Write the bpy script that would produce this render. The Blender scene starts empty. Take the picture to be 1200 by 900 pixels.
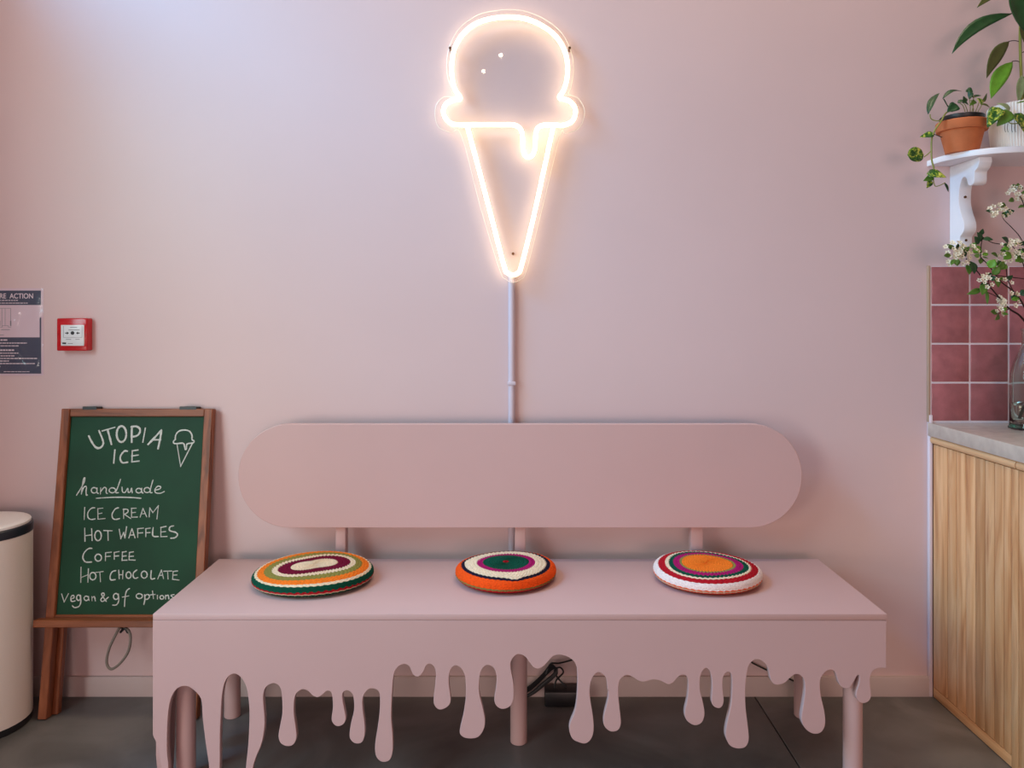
import bpy, bmesh, math, random
from mathutils import Vector, Matrix
R = random.Random(7)
PI = math.pi
sc = bpy.context.scene
COL = sc.collection

# ------------------------------------------------------------------ camera, light, exposure
F, CU, CV, CH = 900.0, 600.0, 369.0, 1.25          # focal length (px of 1200), vanishing point, eye height
cam_d = bpy.data.cameras.new('camera')
cam = bpy.data.objects.new('camera', cam_d); COL.objects.link(cam)
cam.location = (0, 0, CH); cam.rotation_euler = (PI/2, 0, 0)
cam_d.sensor_fit = 'HORIZONTAL'; cam_d.sensor_width = 36; cam_d.lens = 36*F/1200
cam_d.shift_y = -(450-CV)/1200; cam_d.clip_start = 0.02
sc.camera = cam

sc.view_settings.view_transform = 'Standard'; sc.view_settings.look = 'None'
sc.view_settings.gamma = 1.0; sc.view_settings.use_curve_mapping = False
sc.view_settings.exposure = -0.11

w = bpy.data.worlds.new('world'); sc.world = w; w.use_nodes = True
w.node_tree.nodes['Background'].inputs[0].default_value = (0.75, 0.85, 1.0, 1)
w.node_tree.nodes['Background'].inputs[1].default_value = 0.3

def area(name, loc, target, sx, sy, power, color):
    d = bpy.data.lights.new(name, 'AREA'); d.shape = 'RECTANGLE'; d.size = sx; d.size_y = sy
    d.energy = power; d.color = color
    o = bpy.data.objects.new(name, d); COL.objects.link(o); o.location = loc
    o.rotation_euler = (Vector(target)-Vector(loc)).to_track_quat('-Z', 'Y').to_euler()
    return o
# sky seen through the clerestory in the left wall, and an added warm fill behind the camera
area('clerestory_sky', (-3.7, 0.9, 4.5), (-0.6, 2.5, 1.9), 1.4, 1.4, 285, (0.14, 0.53, 1.0))
area('front_fill', (0.55, -3.85, 0.98), (0.4, 2.5, 1.0), 2.2, 1.35, 76, (1.0, 0.66, 0.59))  # unseen fill, added to set the warm ambient on wall and bench
area('left_low_fill', (-2.35, -1.05, 0.75), (-0.3, 1.95, 0.4), 0.9, 1.1, 35, (1.0, 0.90, 0.80))  # added fill, lifts the bench's left front, low wall and floor
area('overhead_fill', (0.25, 2.08, 3.88), (0.25, 2.08, 0.0), 2.3, 0.5, 40, (1.0, 0.84, 0.62))  # added overhead fill to brighten the seat; the ceiling has no opening
area('side_window_daylight', (-2.35, 0.50, 2.05), (0.0, 1.40, 1.0), 1.6, 1.1, 62, (0.56, 0.88, 0.96))
def bulb(loc, power):                               # pendant bulbs further back in the shop
    d = bpy.data.lights.new('pendant_bulb', 'POINT'); d.energy = power; d.shadow_soft_size = .018; d.color = (1, .85, .65)
    o = bpy.data.objects.new('pendant_bulb', d); COL.objects.link(o); o.location = loc
bulb((-.10, -2.0, 3.62), 2.2); bulb((-.26, -2.0, 3.47), 0.5)

# ------------------------------------------------------------------ helpers
WY = 2.528                                          # face of the back wall
def P(u, v, y): return Vector(((u-CU)*y/F, y, CH-(v-CV)*y/F))
ORG = {}
def obj(name, verts, faces, m, parent=None, smooth=False, kind=None):
    o0 = ORG.get(parent, Vector((0, 0, 0)))
    me = bpy.data.meshes.new(name)
    me.from_pydata([tuple(Vector(v)-o0) for v in verts], [], faces)
    bm = bmesh.new(); bm.from_mesh(me); bmesh.ops.recalc_face_normals(bm, faces=bm.faces[:]); bm.to_mesh(me); bm.free()
    if smooth: me.polygons.foreach_set('use_smooth', [True]*len(me.polygons))
    if m: me.materials.append(m)
    o = bpy.data.objects.new(name, me); COL.objects.link(o)
    if parent: o.parent = parent
    ORG[o] = o0
    if kind: o['kind'] = kind
    return o
def thing(name, label, cat, loc, group=None):
    o = bpy.data.objects.new(name, None); COL.objects.link(o); o.location = loc
    o.empty_display_size = .1
    o['label'] = label; o['category'] = cat
    if group: o['group'] = group
    ORG[o] = Vector(loc)
    return o
def bmobj(name, bm, m, parent=None, smooth=False, kind=None):
    bm.verts.ensure_lookup_table()
    bm.verts.index_update()
    o = obj(name, [v.co.copy() for v in bm.verts], [[v.index for v in f.verts] for f in bm.faces], m, parent, smooth, kind)
    bm.free(); return o
def autosmooth(o, ang=35):
    me = o.data; bm = bmesh.new(); bm.from_mesh(me)
    for f in bm.faces: f.smooth = True
    for e in bm.edges:
        if len(e.link_faces) == 2 and e.calc_face_angle(0) > math.radians(ang): e.smooth = False
    bm.to_mesh(me); bm.free(); return o
def box_bm(x0, x1, y0, y1, z0, z1, bev=0.0, seg=2):
    bm = bmesh.new(); bmesh.ops.create_cube(bm, size=1)
    for v in bm.verts:
        v.co = Vector(((x0+x1)/2+v.co.x*(x1-x0), (y0+y1)/2+v.co.y*(y1-y0), (z0+z1)/2+v.co.z*(z1-z0)))
    if bev: bmesh.ops.bevel(bm, geom=bm.edges[:]+bm.verts[:], offset=bev, segments=seg, affect='EDGES', profile=.5)
    return bm
def box(name, x0, x1, y0, y1, z0, z1, m, parent=None, bev=0.0, seg=2, kind=None):
    return autosmooth(bmobj(name, box_bm(x0, x1, y0, y1, z0, z1, bev, seg), m, parent, False, kind))
def boxes(name, lst, m, parent=None, kind=None):
    V, Fc = [], []
    for (x0, x1, y0, y1, z0, z1) in lst:
        n = len(V)
        V += [(x0,y0,z0),(x1,y0,z0),(x1,y1,z0),(x0,y1,z0),(x0,y0,z1),(x1,y0,z1),(x1,y1,z1),(x0,y1,z1)]
        Fc += [[n+i for i in f] for f in ((0,3,2,1),(4,5,6,7),(0,1,5,4),(1,2,6,5),(2,3,7,6),(3,0,4,7))]
    return obj(name, V, Fc, m, parent, False, kind)
def catmull(pts, k=6, closed=False):
    n = len(pts); out = []
    pts = [Vector(p) for p in pts]
    for i in range(n if closed else n-1):
        if closed: p0, p1, p2, p3 = pts[i-1], pts[i], pts[(i+1) % n], pts[(i+2) % n]
        else: p0, p1, p2, p3 = pts[max(i-1,0)], pts[i], pts[i+1], pts[min(i+2,n-1)]
        for j in range(k):
            t = j/k
            out.append(.5*((2*p1)+(p2-p0)*t+(2*p0-5*p1+4*p2-p3)*t*t+(3*p1-p0-3*p2+p3)*t**3))
    if not closed: out.append(pts[-1])
    return out
def tube_data(pts, r, n=8, closed=False, V=None, Fc=None):
    V = [] if V is None else V; Fc = [] if Fc is None else Fc
    pts = [Vector(p) for p in pts]; L = len(pts); b0 = len(V)
    rr = r if isinstance(r, (list, tuple)) else [r]*L
    def tan(i):
        if closed: return (pts[(i+1) % L]-pts[i-1]).normalized()
        return (pts[min(i+1,L-1)]-pts[max(i-1,0)]).normalized()
    t = tan(0); a = Vector((0,0,1)) if abs(t.z) < .9 else Vector((0,1,0))
    nrm = (a-t*a.dot(t)).normalized()
    for i in range(L):
        t = tan(i); nrm = (nrm-t*nrm.dot(t)).normalized(); b = t.cross(nrm)
        for k in range(n):
            an = 2*PI*k/n; V.append(pts[i]+(nrm*math.cos(an)+b*math.sin(an))*rr[i])
    for i in range(L if closed else L-1):
        j = (i+1) % L
        for k in range(n):
            Fc.append((b0+i*n+k, b0+i*n+(k+1) % n, b0+j*n+(k+1) % n, b0+j*n+k))
    if not closed:
        Fc.append(tuple(b0+k for k in range(n))[::-1]); Fc.append(tuple(b0+(L-1)*n+k for k in range(n)))
    return V, Fc
def tube(name, pts, r, m, parent=None, n=8, closed=False, kind=None):
    V, Fc = tube_data(pts, r, n, closed)
    return autosmooth(obj(name, V, Fc, m, parent, False, kind), 50)
def lathe(name, prof, c, m, parent=None, n=48, closed=False, rib=0, ribamp=0, smooth_ang=40):
    V, Fc = [], []; L = len(prof)
    for (r, z) in prof:
        for k in range(n):
            a = 2*PI*k/n; q = r+(ribamp*math.cos(rib*a) if rib and r > .02 else 0)
            V.append((c[0]+q*math.cos(a), c[1]+q*math.sin(a), c[2]+z))
    for i in range(L-1 if not closed else L):
        j = (i+1) % L
        for k in range(n): Fc.append((i*n+k, i*n+(k+1) % n, j*n+(k+1) % n, j*n+k))
    if not closed:
        Fc.append(tuple(range(n))[::-1]); Fc.append(tuple((L-1)*n+k for k in range(n)))
    return autosmooth(obj(name, V, Fc, m, parent), smooth_ang)
def prism(name, poly, fn, d, m, parent=None, bev=0.0, ang=35):
    """poly: 2-D outline; fn(a,b) -> point of the front face; d: vector to the back face"""
    bm = bmesh.new(); d = Vector(d)
    vs = [bm.verts.new(fn(*p)) for p in poly]
    f = bm.faces.new(vs)
    r = bmesh.ops.extrude_face_region(bm, geom=[f])
    for v in [g for g in r['geom'] if isinstance(g, bmesh.types.BMVert)]: v.co += d
    bmesh.ops.recalc_face_normals(bm, faces=bm.faces[:])
    if bev:
        big = [q for q in bm.faces if len(q.verts) == len(poly)]
        es = {e for q in big for e in q.edges}
        bmesh.ops.bevel(bm, geom=list(es), offset=bev, segments=2, affect='EDGES', profile=.5)
    bmesh.ops.triangulate(bm, faces=[q for q in bm.faces if len(q.verts) > 4])
    o = autosmooth(bmobj(name, bm, m, parent), ang); dn = d.normalized(); b2 = bmesh.new(); b2.from_mesh(o.data)
    for e in b2.edges:
        if sum(abs(q.normal.dot(dn)) > .999 for q in e.link_faces) == 1: e.smooth = False
    b2.to_mesh(o.data); b2.free(); return o
def dup(o, name, loc, parent=None, rot=None):
    c = o.copy(); c.name = name; COL.objects.link(c); c.location = loc
    if parent: c.parent = parent
    if rot: c.rotation_euler = rot
    return c

# ------------------------------------------------------------------ materials
def srgb(*c): return tuple(((x/255)/12.92 if x/255 <= .04045 else ((x/255+.055)/1.055)**2.4) for x in c)+(1,)
def mat(name, col, rough=.5, spec=.5, metal=0, noise=0, nscale=20, bump=0, bscale=80, detail=4, rand=0, coat=0, stretch=None, sheen=0):
    m = bpy.data.materials.new(name); m.use_nodes = True; nt = m.node_tree; N = nt.nodes; Lk = nt.links
    b = N['Principled BSDF']; b.inputs['Roughness'].default_value = rough
    b.inputs['Specular IOR Level'].default_value = spec; b.inputs['Metallic'].default_value = metal
    b.inputs['Base Color'].default_value = col; b.inputs['Coat Weight'].default_value = coat
    if sheen: b.inputs['Sheen Weight'].default_value = sheen
    tc = N.new('ShaderNodeTexCoord'); src = tc.outputs['Object']
    if stretch:
        mp = N.new('ShaderNodeMapping'); mp.inputs['Scale'].default_value = stretch; Lk.new(src, mp.inputs[0]); src = mp.outputs[0]
    if rand:
        oi = N.new('ShaderNodeObjectInfo'); va = N.new('ShaderNodeVectorMath'); va.operation = 'ADD'
        mu = N.new('ShaderNodeMath'); mu.operation = 'MULTIPLY'; mu.inputs[1].default_value = 37
        Lk.new(oi.outputs['Random'], mu.inputs[0]); Lk.new(src, va.inputs[0]); Lk.new(mu.outputs[0], va.inputs[1]); src = va.outputs[0]
    out = None
    if noise or rand:
        nz = N.new('ShaderNodeTexNoise'); nz.inputs['Scale'].default_value = nscale; nz.inputs['Detail'].default_value = detail
        Lk.new(src, nz.inputs['Vector'])
        mr = N.new('ShaderNodeMapRange'); mr.inputs[1].default_value = .3; mr.inputs[2].default_value = .7
        mr.inputs[3].default_value = 1-noise; mr.inputs[4].default_value = 1+noise
        Lk.new(nz.outputs[0], mr.inputs[0]); val = mr.outputs[0]
        if rand:
            m2 = N.new('ShaderNodeMapRange'); m2.inputs[3].default_value = 1-rand; m2.inputs[4].default_value = 1+rand
            Lk.new(oi.outputs['Random'], m2.inputs[0]); mm = N.new('ShaderNodeMath'); mm.operation = 'MULTIPLY'
            Lk.new(val, mm.inputs[0]); Lk.new(m2.outputs[0], mm.inputs[1]); val = mm.outputs[0]
        mx = N.new('ShaderNodeMix'); mx.data_type = 'RGBA'; mx.blend_type = 'MULTIPLY'; mx.inputs[0].default_value = 1
        mx.inputs[6].default_value = col; Lk.new(val, mx.inputs[7]); Lk.new(mx.outputs[2], b.inputs['Base Color'])
    if bump:
        nb = N.new('ShaderNodeTexNoise'); nb.inputs['Scale'].default_value = bscale; nb.inputs['Detail'].default_value = 3
        Lk.new(src, nb.inputs['Vector']); bp = N.new('ShaderNodeBump'); bp.inputs['Strength'].default_value = bump
        bp.inputs['Distance'].default_value = .002; Lk.new(nb.outputs[0], bp.inputs['Height']); Lk.new(bp.outputs[0], b.inputs['Normal'])
    return m
def ramp_mat(name, stops, rough, stretch, nscale=1, dist=0, rand=0, bump=.15, detail=6, spec=.4):
    """colours along a stretched noise: wood grain, concrete, variegated leaves"""
    m = bpy.data.materials.new(name); m.use_nodes = True; nt = m.node_tree; N = nt.nodes; Lk = nt.links
    b = N['Principled BSDF']; b.inputs['Roughness'].default_value = rough; b.inputs['Specular IOR Level'].default_value = spec
    tc = N.new('ShaderNodeTexCoord'); mp = N.new('ShaderNodeMapping'); mp.inputs['Scale'].default_value = stretch
    Lk.new(tc.outputs['Object'], mp.inputs[0]); src = mp.outputs[0]
    oi = N.new('ShaderNodeObjectInfo'); mu = N.new('ShaderNodeMath'); mu.operation = 'MULTIPLY'; mu.inputs[1].default_value = 53
    va = N.new('ShaderNodeVectorMath'); va.operation = 'ADD'
    Lk.new(oi.outputs['Random'], mu.inputs[0]); Lk.new(src, va.inputs[0]); Lk.new(mu.outputs[0], va.inputs[1])
    nz = N.new('ShaderNodeTexNoise'); nz.inputs['Scale'].default_value = nscale; nz.inputs['Detail'].default_value = detail
    nz.inputs['Distortion'].default_value = dist; Lk.new(va.outputs[0], nz.inputs['Vector'])
    cr = N.new('ShaderNodeValToRGB'); e = cr.color_ramp.elements
    e[0].position, e[0].color = stops[0]; e[1].position, e[1].color = stops[-1]
    for p, c in stops[1:-1]: q = e.new(p); q.color = c
    Lk.new(nz.outputs[0], cr.inputs[0]); out = cr.outputs[0]
    if rand:
        m2 = N.new('ShaderNodeMapRange'); m2.inputs[3].default_value = 1-rand; m2.inputs[4].default_value = 1+rand
        Lk.new(oi.outputs['Random'], m2.inputs[0]); mx = N.new('ShaderNodeMix'); mx.data_type = 'RGBA'; mx.blend_type = 'MULTIPLY'
        mx.inputs[0].default_value = 1; Lk.new(out, mx.inputs[6]); Lk.new(m2.outputs[0], mx.inputs[7]); out = mx.outputs[2]
    Lk.new(out, b.inputs['Base Color'])
    if bump:
        bp = N.new('ShaderNodeBump'); bp.inputs['Strength'].default_value = bump; bp.inputs['Distance'].default_value = .001
        Lk.new(nz.outputs[0], bp.inputs['Height']); Lk.new(bp.outputs[0], b.inputs['Normal'])
    return m
def clear_mat(name, tint, ior, rough=.02, bump=0, bscale=25, refl=1.0):
    """thin clear sheet: straight-through light plus a fresnel reflection"""
    m = bpy.data.materials.new(name); m.use_nodes = True; nt = m.node_tree; N = nt.nodes; Lk = nt.links
    N.remove(N['Principled BSDF']); t = N.new('ShaderNodeBsdfTransparent'); t.inputs[0].default_value = tint
    g = N.new('ShaderNodeBsdfGlossy'); g.inputs['Roughness'].default_value = rough
    fr = N.new('ShaderNodeFresnel'); fr.inputs['IOR'].default_value = ior; mx = N.new('ShaderNodeMixShader')
    ge = N.new('ShaderNodeNewGeometry'); ml = N.new('ShaderNodeMath'); ml.operation = 'MULTIPLY'; iv = N.new('ShaderNodeMath'); iv.operation = 'SUBTRACT'
    iv.inputs[0].default_value = 1; Lk.new(ge.outputs['Backfacing'], iv.inputs[1]); Lk.new(fr.outputs[0], ml.inputs[0]); Lk.new(iv.outputs[0], ml.inputs[1])
    Lk.new(ml.outputs[0], mx.inputs[0]); Lk.new(t.outputs[0], mx.inputs[1]); Lk.new(g.outputs[0], mx.inputs[2])
    Lk.new(mx.outputs[0], N['Material Output'].inputs[0])
    if bump:
        tc = N.new('ShaderNodeTexCoord'); nb = N.new('ShaderNodeTexNoise'); nb.inputs['Scale'].default_value = bscale
        nb.inputs['Distortion'].default_value = 1.5
        bp = N.new('ShaderNodeBump'); bp.inputs['Strength'].default_value = bump; bp.inputs['Distance'].default_value = .01
        Lk.new(tc.outputs['Object'], nb.inputs['Vector']); Lk.new(nb.outputs[0], bp.inputs['Height'])
        Lk.new(bp.outputs[0], g.inputs['Normal']); Lk.new(bp.outputs[0], fr.inputs['Normal'])
    return m
def emit_mat(name, col, s):
    m = bpy.data.materials.new(name); m.use_nodes = True; b = m.node_tree.nodes['Principled BSDF']
    b.inputs['Base Color'].default_value = (.9,.9,.9,1); b.inputs['Emission Color'].default_value = col; b.inputs['Emission Strength'].default_value = s
    return m

M_wall = mat('pink_wall_paint', (0.66, 0.49, 0.49, 1), .42, .35, noise=.012, nscale=3, bump=.04, bscale=160)
M_base = mat('baseboard_paint', (0.52, 0.41, 0.40, 1), .5, .3)  # tone lowered so the colour carries the shade at the wall foot
M_bounce = mat('warm_bounce_tone', (0.5, 0.40, 0.35, 1), .7, .3)  # unseen walls and ceiling, darkened and warmed to tint the bounced light
M_floor = ramp_mat('polished_concrete', [(.3, (.088,.080,.076,1)), (.5, (.140,.128,.122,1)), (.72, (.21,.195,.187,1))], .38, (1,1,1), 3.2, .8, .06, .05, 8)
M_joint = mat('dark_joint', (.006,.006,.006,1), .9)
M_bench = mat('pink_bench_lacquer', (0.58, 0.375, 0.362, 1), .38, .35, noise=.01, nscale=6)
M_tile = mat('pink_zellige', srgb(161, 95, 98), .22, .5, noise=.16, nscale=26, bump=.25, bscale=16, rand=.16)
M_grout = mat('pale_grout', srgb(232, 218, 226), .8, .2)
M_brass = mat('tan_edge_strip', srgb(176, 146, 124), .4, .4)
M_top = mat('grey_concrete_top', srgb(190, 172, 158), .22, .5, noise=.09, nscale=30, bump=.05)
M_oak = ramp_mat('light_oak', [(.25, srgb(172,108,66)), (.45, srgb(208,150,102)), (.6, srgb(222,170,124)), (.8, srgb(184,124,82))], .45, (14,14,1.2), 2.2, .7, .16, .1)
M_oakh = ramp_mat('light_oak_rail', [(.25, srgb(200,142,96)), (.5, srgb(222,172,126)), (.8, srgb(204,148,104))], .42, (20,1.5,20), 2, .5, .05, .1)
M_dkwood = ramp_mat('red_brown_wood', [(.25, srgb(84,42,24)), (.5, srgb(130,70,42)), (.75, srgb(154,90,58))], .4, (20,20,1.5), 2.5, .8, .08, .15)
M_dkwoodh = ramp_mat('red_brown_rail', [(.25, srgb(84,42,24)), (.5, srgb(132,72,43)), (.75, srgb(156,92,60))], .4, (1.5,20,20), 2.5, .8, .08, .15)
M_board = mat('green_chalkboard', srgb(14, 62, 40), .6, .3, noise=.22, nscale=5, detail=6)
M_chalk = mat('white_chalk', srgb(200, 204, 200), .9, .1, noise=.18, nscale=260)
M_black = mat('black_plastic', (.012,.012,.014,1), .4, .5)
M_navy = mat('dark_blue_plastic', srgb(24, 28, 40), .35, .5)
M_cream = mat('cream_enamel', srgb(226, 212, 204), .38, .4)
M_lid = mat('white_lid', srgb(236, 228, 226), .3, .5)
M_shelf = mat('white_gloss_paint', srgb(238, 234, 238), .35, .4, noise=.01, nscale=20)
M_terra = mat('terracotta', srgb(196, 112, 70), .75, .2, noise=.12, nscale=18, bump=.12, bscale=200)
M_ceram = mat('white_ribbed_ceramic', srgb(232, 226, 222), .4, .4)
M_soil = mat('soil', srgb(48, 36, 28), .95, .1, noise=.4, nscale=120, bump=.8, bscale=150)
M_leafd = mat('dark_green_leaf', srgb(34, 72, 38), .4, .45, noise=.18, nscale=60)
M_leafb = mat('bright_green_leaf', srgb(96, 148, 44), .42, .4, noise=.15, nscale=60)
M_leafo = mat('olive_green_leaf', srgb(82, 88, 44), .45, .4, noise=.15, nscale=60)
M_leafp = mat('pale_green_leaf', srgb(140, 158, 116), .5, .3, noise=.15, nscale=60)
M_leafm = mat('fresh_green_leaf', srgb(84, 120, 44), .45, .4, noise=.2, nscale=60)
M_vari = ramp_mat('variegated_leaf', [(.38, srgb(30,74,32)), (.5, srgb(62,110,38)), (.58, srgb(166,180,64)), (.66, srgb(212,206,110))], .35, (60,60,60), 1.4, .8, 0, 0)
M_stem = mat('yellow_green_stem', srgb(136, 138, 62), .5)
M_twig = mat('dark_twig', srgb(52, 34, 30), .7, .2, noise=.25, nscale=200)
M_petal = mat('white_petal', srgb(234, 224, 200), .6, .2)
M_anther = mat('green_gold_centre', srgb(170, 156, 86), .6, .2)
M_red = mat('red_plastic', srgb(190, 20, 32), .2, .5)
M_label = mat('white_print_panel', srgb(222, 224, 228), .3, .4)
M_print = mat('black_print', srgb(28, 28, 32), .6)
M_printg = mat('grey_print', srgb(140, 140, 146), .6)
M_sheet = mat('pale_pink_paper', srgb(216, 192, 202), .6)
M_sheetb = mat('navy_print', srgb(52, 60, 84), .6)
M_white2 = mat('pale_print', srgb(222, 206, 214), .6)
M_lam = clear_mat('laminate_film', (.97,.97,.98,1), 1.5, .14, .9, 9)
M_acryl = clear_mat('clear_acrylic', (.985,.985,.985,1), 1.45, .02)
M_neon = emit_mat('warm_white_neon', (1.0, .86, .48, 1), 5.2)
M_trim = mat('pale_pink_trim', (.74,.62,.66,1), .5, .3)
M_pedge = mat('acrylic_edge_gleam', (.8,.72,.66,1), .3, .5)  # pale colour stands in for light caught in the acrylic rim
M_metal = mat('dull_brass_bolt', srgb(120, 88, 62), .35, .5, 1)
M_cond = mat('lavender_conduit', srgb(206, 190, 200), .35, .4)
M_cable = mat('grey_rubber_cable', srgb(120, 110, 102), .6, .3)
def glass(name, col, rough=0.0, ior=1.45):
    m = bpy.data.materials.new(name); m.use_nodes = True; b = m.node_tree.nodes['Principled BSDF']
    b.inputs['Base Color'].default_value = col; b.inputs['Transmission Weight'].default_value = 1
    b.inputs['Roughness'].default_value = rough; b.inputs['IOR'].default_value = ior; return m
M_glass = glass('green_tinted_glass', (.80, .92, .88, 1))
M_glassb = glass('thick_green_glass', (.10, .32, .25, 1))
M_water = glass('water', (.90, .95, .90, 1), 0, 1.33)

# ------------------------------------------------------------------ setting
XL, XR, YF, ZC = -1.92, 3.0, -3.6, 3.9
wall = boxes('wall_back', [(XL-.12, XR+.12, WY, WY+.12, -.1, ZC)], M_wall, kind='structure')
ZS, ZT = 2.73, 3.65
boxes('wall_left', [(XL-.12, XL, YF, -1.5, -.1, ZS), (XL-.12, XL, -1.5, -.5, 1.2, ZS), (XL-.12, XL, 1.55, WY, -.1, ZS), (XL-.12, XL, .70, 1.55, -.1, 1.25), (XL-.12, XL, -.5, .70, 1.2, 1.25), (XL-.12, XL, -.5, 1.55, 2.56, ZS), (XL-.12, XL, YF, WY, ZT, ZC), (XL-.12, XL, YF, -.5, ZS, ZT), (XL-.12, XL, 2.44, WY, ZS, ZT)], M_wall, kind='structure')
boxes('wall_right', [(XR, XR+.12, YF, WY, -.1, ZC)], M_bounce, kind='structure')
boxes('wall_front', [(XL-.12, -1.8, YF-.12, YF, -.1, ZC), (1.7, XR+.12, YF-.12, YF, -.1, ZC), (-.8, -.6, YF-.12, YF, -.1, ZC),
    (-1.8, -.8, YF-.12, YF, 2.15, ZC), (-.6, 1.7, YF-.12, YF, -.1, .35), (-.6, 1.7, YF-.12, YF, 2.15, ZC), (.52, .58, YF-.12, YF, .35, 2.15)], M_bounce, kind='structure')
boxes('ceiling', [(XL-.12, XR+.12, YF-.12, WY+.12, ZC, ZC+.1)], M_bounce, kind='structure')
JX = .795
fl = boxes('floor', [(XL-.1, XR+.1, YF-.1, WY+.1, -.1, -.012)], M_joint, kind='structure')
for x0, x1 in ((XL, JX-.002), (JX+.002, XR)):
    for y0, y1 in ((YF, -.202), (-.198, WY)):
        box('slab', x0, x1, y0, y1, -.012, 0, M_floor, fl, .001, 1)
prism('baseboard_back', [(0,0), (-.014,0), (-.014,.056), (-.010,.063), (0,.063)], lambda a, b: Vector((XL, WY+a, b)), (1.376-XL, 0, 0), M_base)['kind'] = 'structure'
box('trim_1', 1.366, 1.377, 2.512, WY, 0, .922, M_trim, None, .002)['kind'] = 'structure'

# tiles on the back wall above the worktop
TP, TX0, TZ0 = .1275, 1.372, .8985
box('tile_grout', TX0-.002, TX0+5*TP, WY-.0105, WY, TZ0-.002, TZ0+4*TP+.001, M_grout, wall)
box('tile_edge_strip', TX0-.008, TX0-.002, WY-.013, WY, TZ0, TZ0+4*TP+.003, M_brass, wall, .001)
proto = None
for i in range(5):
    for j in range(4):
        c = Vector((TX0+(i+.5)*TP, WY-.0085, TZ0+(j+.5)*TP+.002)); rot = (R.uniform(-.008,.008), R.uniform(-.004,.004), R.uniform(-.008,.008))
        if proto is None:
            h = TP/2-.0030
            proto = box('tile', -h, h, -.0045, .004, -h, h, M_tile, wall, .0018, 2); proto.location = c; proto.rotation_euler = rot
        else: dup(proto, 'tile', c, wall, rot)

# ------------------------------------------------------------------ bench
Y1, Y2, ZB = 1.99, 2.44, .475
BX0, BX1 = -.931, .968
bench = thing('drip_bench', 'long pale pink bench with a rounded backrest and a melting drip front apron', 'bench', (.02, 2.2, 0))
box('seat', BX0, BX1+.004, Y1, Y2, ZB-.0165, ZB, M_bench, bench, .0015)
def seq(pts, ox, oy, s): return [(ox+x/s, oy+y/s) for x, y in pts]
D  = [(178.4,846),(179,861),(182,868),(186,880),(189,900),(192,925),(194,938),(196.5,936),(197.5,920)]
D += seq([(150,640),(143,560),(143,480),(147,400),(153,350),(165,305),(190,268),(225,256),(255,265),(290,297),(305,330),(309,400),(322,510),(338,620)], 160, 740, 4)
D += [(246,914),(251,922),(256,914)]
D += seq([(390,640),(391,500),(395,390),(402,290),(420,225),(455,198),(490,216),(515,262),(526,330),(529,400),(524,520),(512,640)], 160, 740, 4)
D += [(287.5,915),(290.5,921),(294,914)]
D += seq([(545,640),(560,590),(588,520),(601,430),(596,350),(594,300),(606,262),(640,243),(670,258),(681,300),(683,380),(675,430),(665,490),(676,524),(705,538),(735,530),(750,495),(745,440),(738,390),(738,340),(743,305),(755,285),(780,271),(805,280),(825,300),(848,309),(870,298),(885,284),(900,278),(914,290),(919,320),(920,360),(914,410),(923,433),(943,445),(969,435),(981,410),(975,370),(966,320),(966,292),(975,281),(988,277),(1005,286),(1017,310),(1019,370),(1005,430),(998,490),(1010,515),(1032,526),(1058,518),(1070,480),(1068,420),(1061,370),(1061,310)], 160, 740, 4)
D += seq([(45,273),(70,268),(94,280),(101,310),(99,380),(90,450),(78,530),(81,580),(98,605),(120,612),(147,602),(161,560),(160,480),(154,400),(158,290),(165,210),(182,170),(215,153),(240,166),(252,195),(270,212),(290,207),(307,185),(318,160),(335,152),(354,165),(363,190),(361,240),(353,310),(356,345),(380,367),(415,355),(432,330),(430,290),(424,240),(427,195),(440,168),(460,160),(480,172),(497,200),(504,250),(502,320),(490,400),(475,465),(484,490),(515,502),(560,496),(586,462),(594,420),(584,360),(567,290),(567,230),(575,187),(590,165),(607,158),(630,167),(644,192),(648,230),(643,280),(637,320),(646,348),(670,363),(700,358),(722,335),(729,290),(725,230),(714,175),(716,140),(735,113),(757,107),(784,120),(802,145),(820,168),(840,175),(865,165),(890,140),(912,117),(940,109),(975,117),(1006,136),(1022,162),(1027,200),(1026,290),(1016,370),(991,435),(990,472),(1006,506),(1040,522),(1066,525),(1090,506),(1103,465),(1100,400),(1086,310),(1086,260),(1095,222),(1112,198),(1130,192),(1150,204),(1164,228),(1169,280)], 420, 740, 4)
D += seq([(635,385),(632,450),(606,555),(604,610),(626,645),(660,661),(700,650),(718,610),(715,550),(703,440),(703,360),(716,315),(755,288),(795,300),(830,322),(870,332),(930,317),(980,326),(1030,349),(1065,335)], 600, 740, 5.625)
D += seq([(120,235),(140,212),(165,203),(181,214),(187,250),(182,320),(170,380),(179,417),(215,440),(250,427),(263,385),(255,330),(241,270),(243,212),(255,184),(270,172),(286,184),(296,215),(299,270),(295,325),(305,350),(328,360),(346,350),(353,320),(348,270),(348,222),(360,197),(375,190),(388,202),(392,250),(387,340),(366,440),(361,490),(378,530),(400,545),(430,549),(456,540),(470,510),(468,460),(456,360),(454,280),(460,205),(471,160),(490,137),(510,131),(535,140),(558,167),(567,200),(574,230),(590,247),(610,250),(640,240),(665,216),(690,200),(714,207),(731,232),(734,280),(725,350),(717,410),(731,450),(760,475),(790,480),(815,467),(829,430),(824,370),(808,300),(804,240),(815,206),(835,186),(855,180),(874,190),(885,220),(896,250),(915,265),(940,265),(959,242),(974,214),(984,204),(989,216),(987,242),(976,280),(973,305),(986,328),(1008,337),(1034,325),(1044,300),(1040,260),(1038,222),(1049,190),(1070,174),(1092,171)], 760, 740, 4)
Dm = [((u-CU)*Y1/F, CH-(v-CV)*Y1/F) for u, v in D]
Dm = [(p.x, p.y) for p in catmull([(a, b, 0) for a, b in Dm], 3)]
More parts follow.
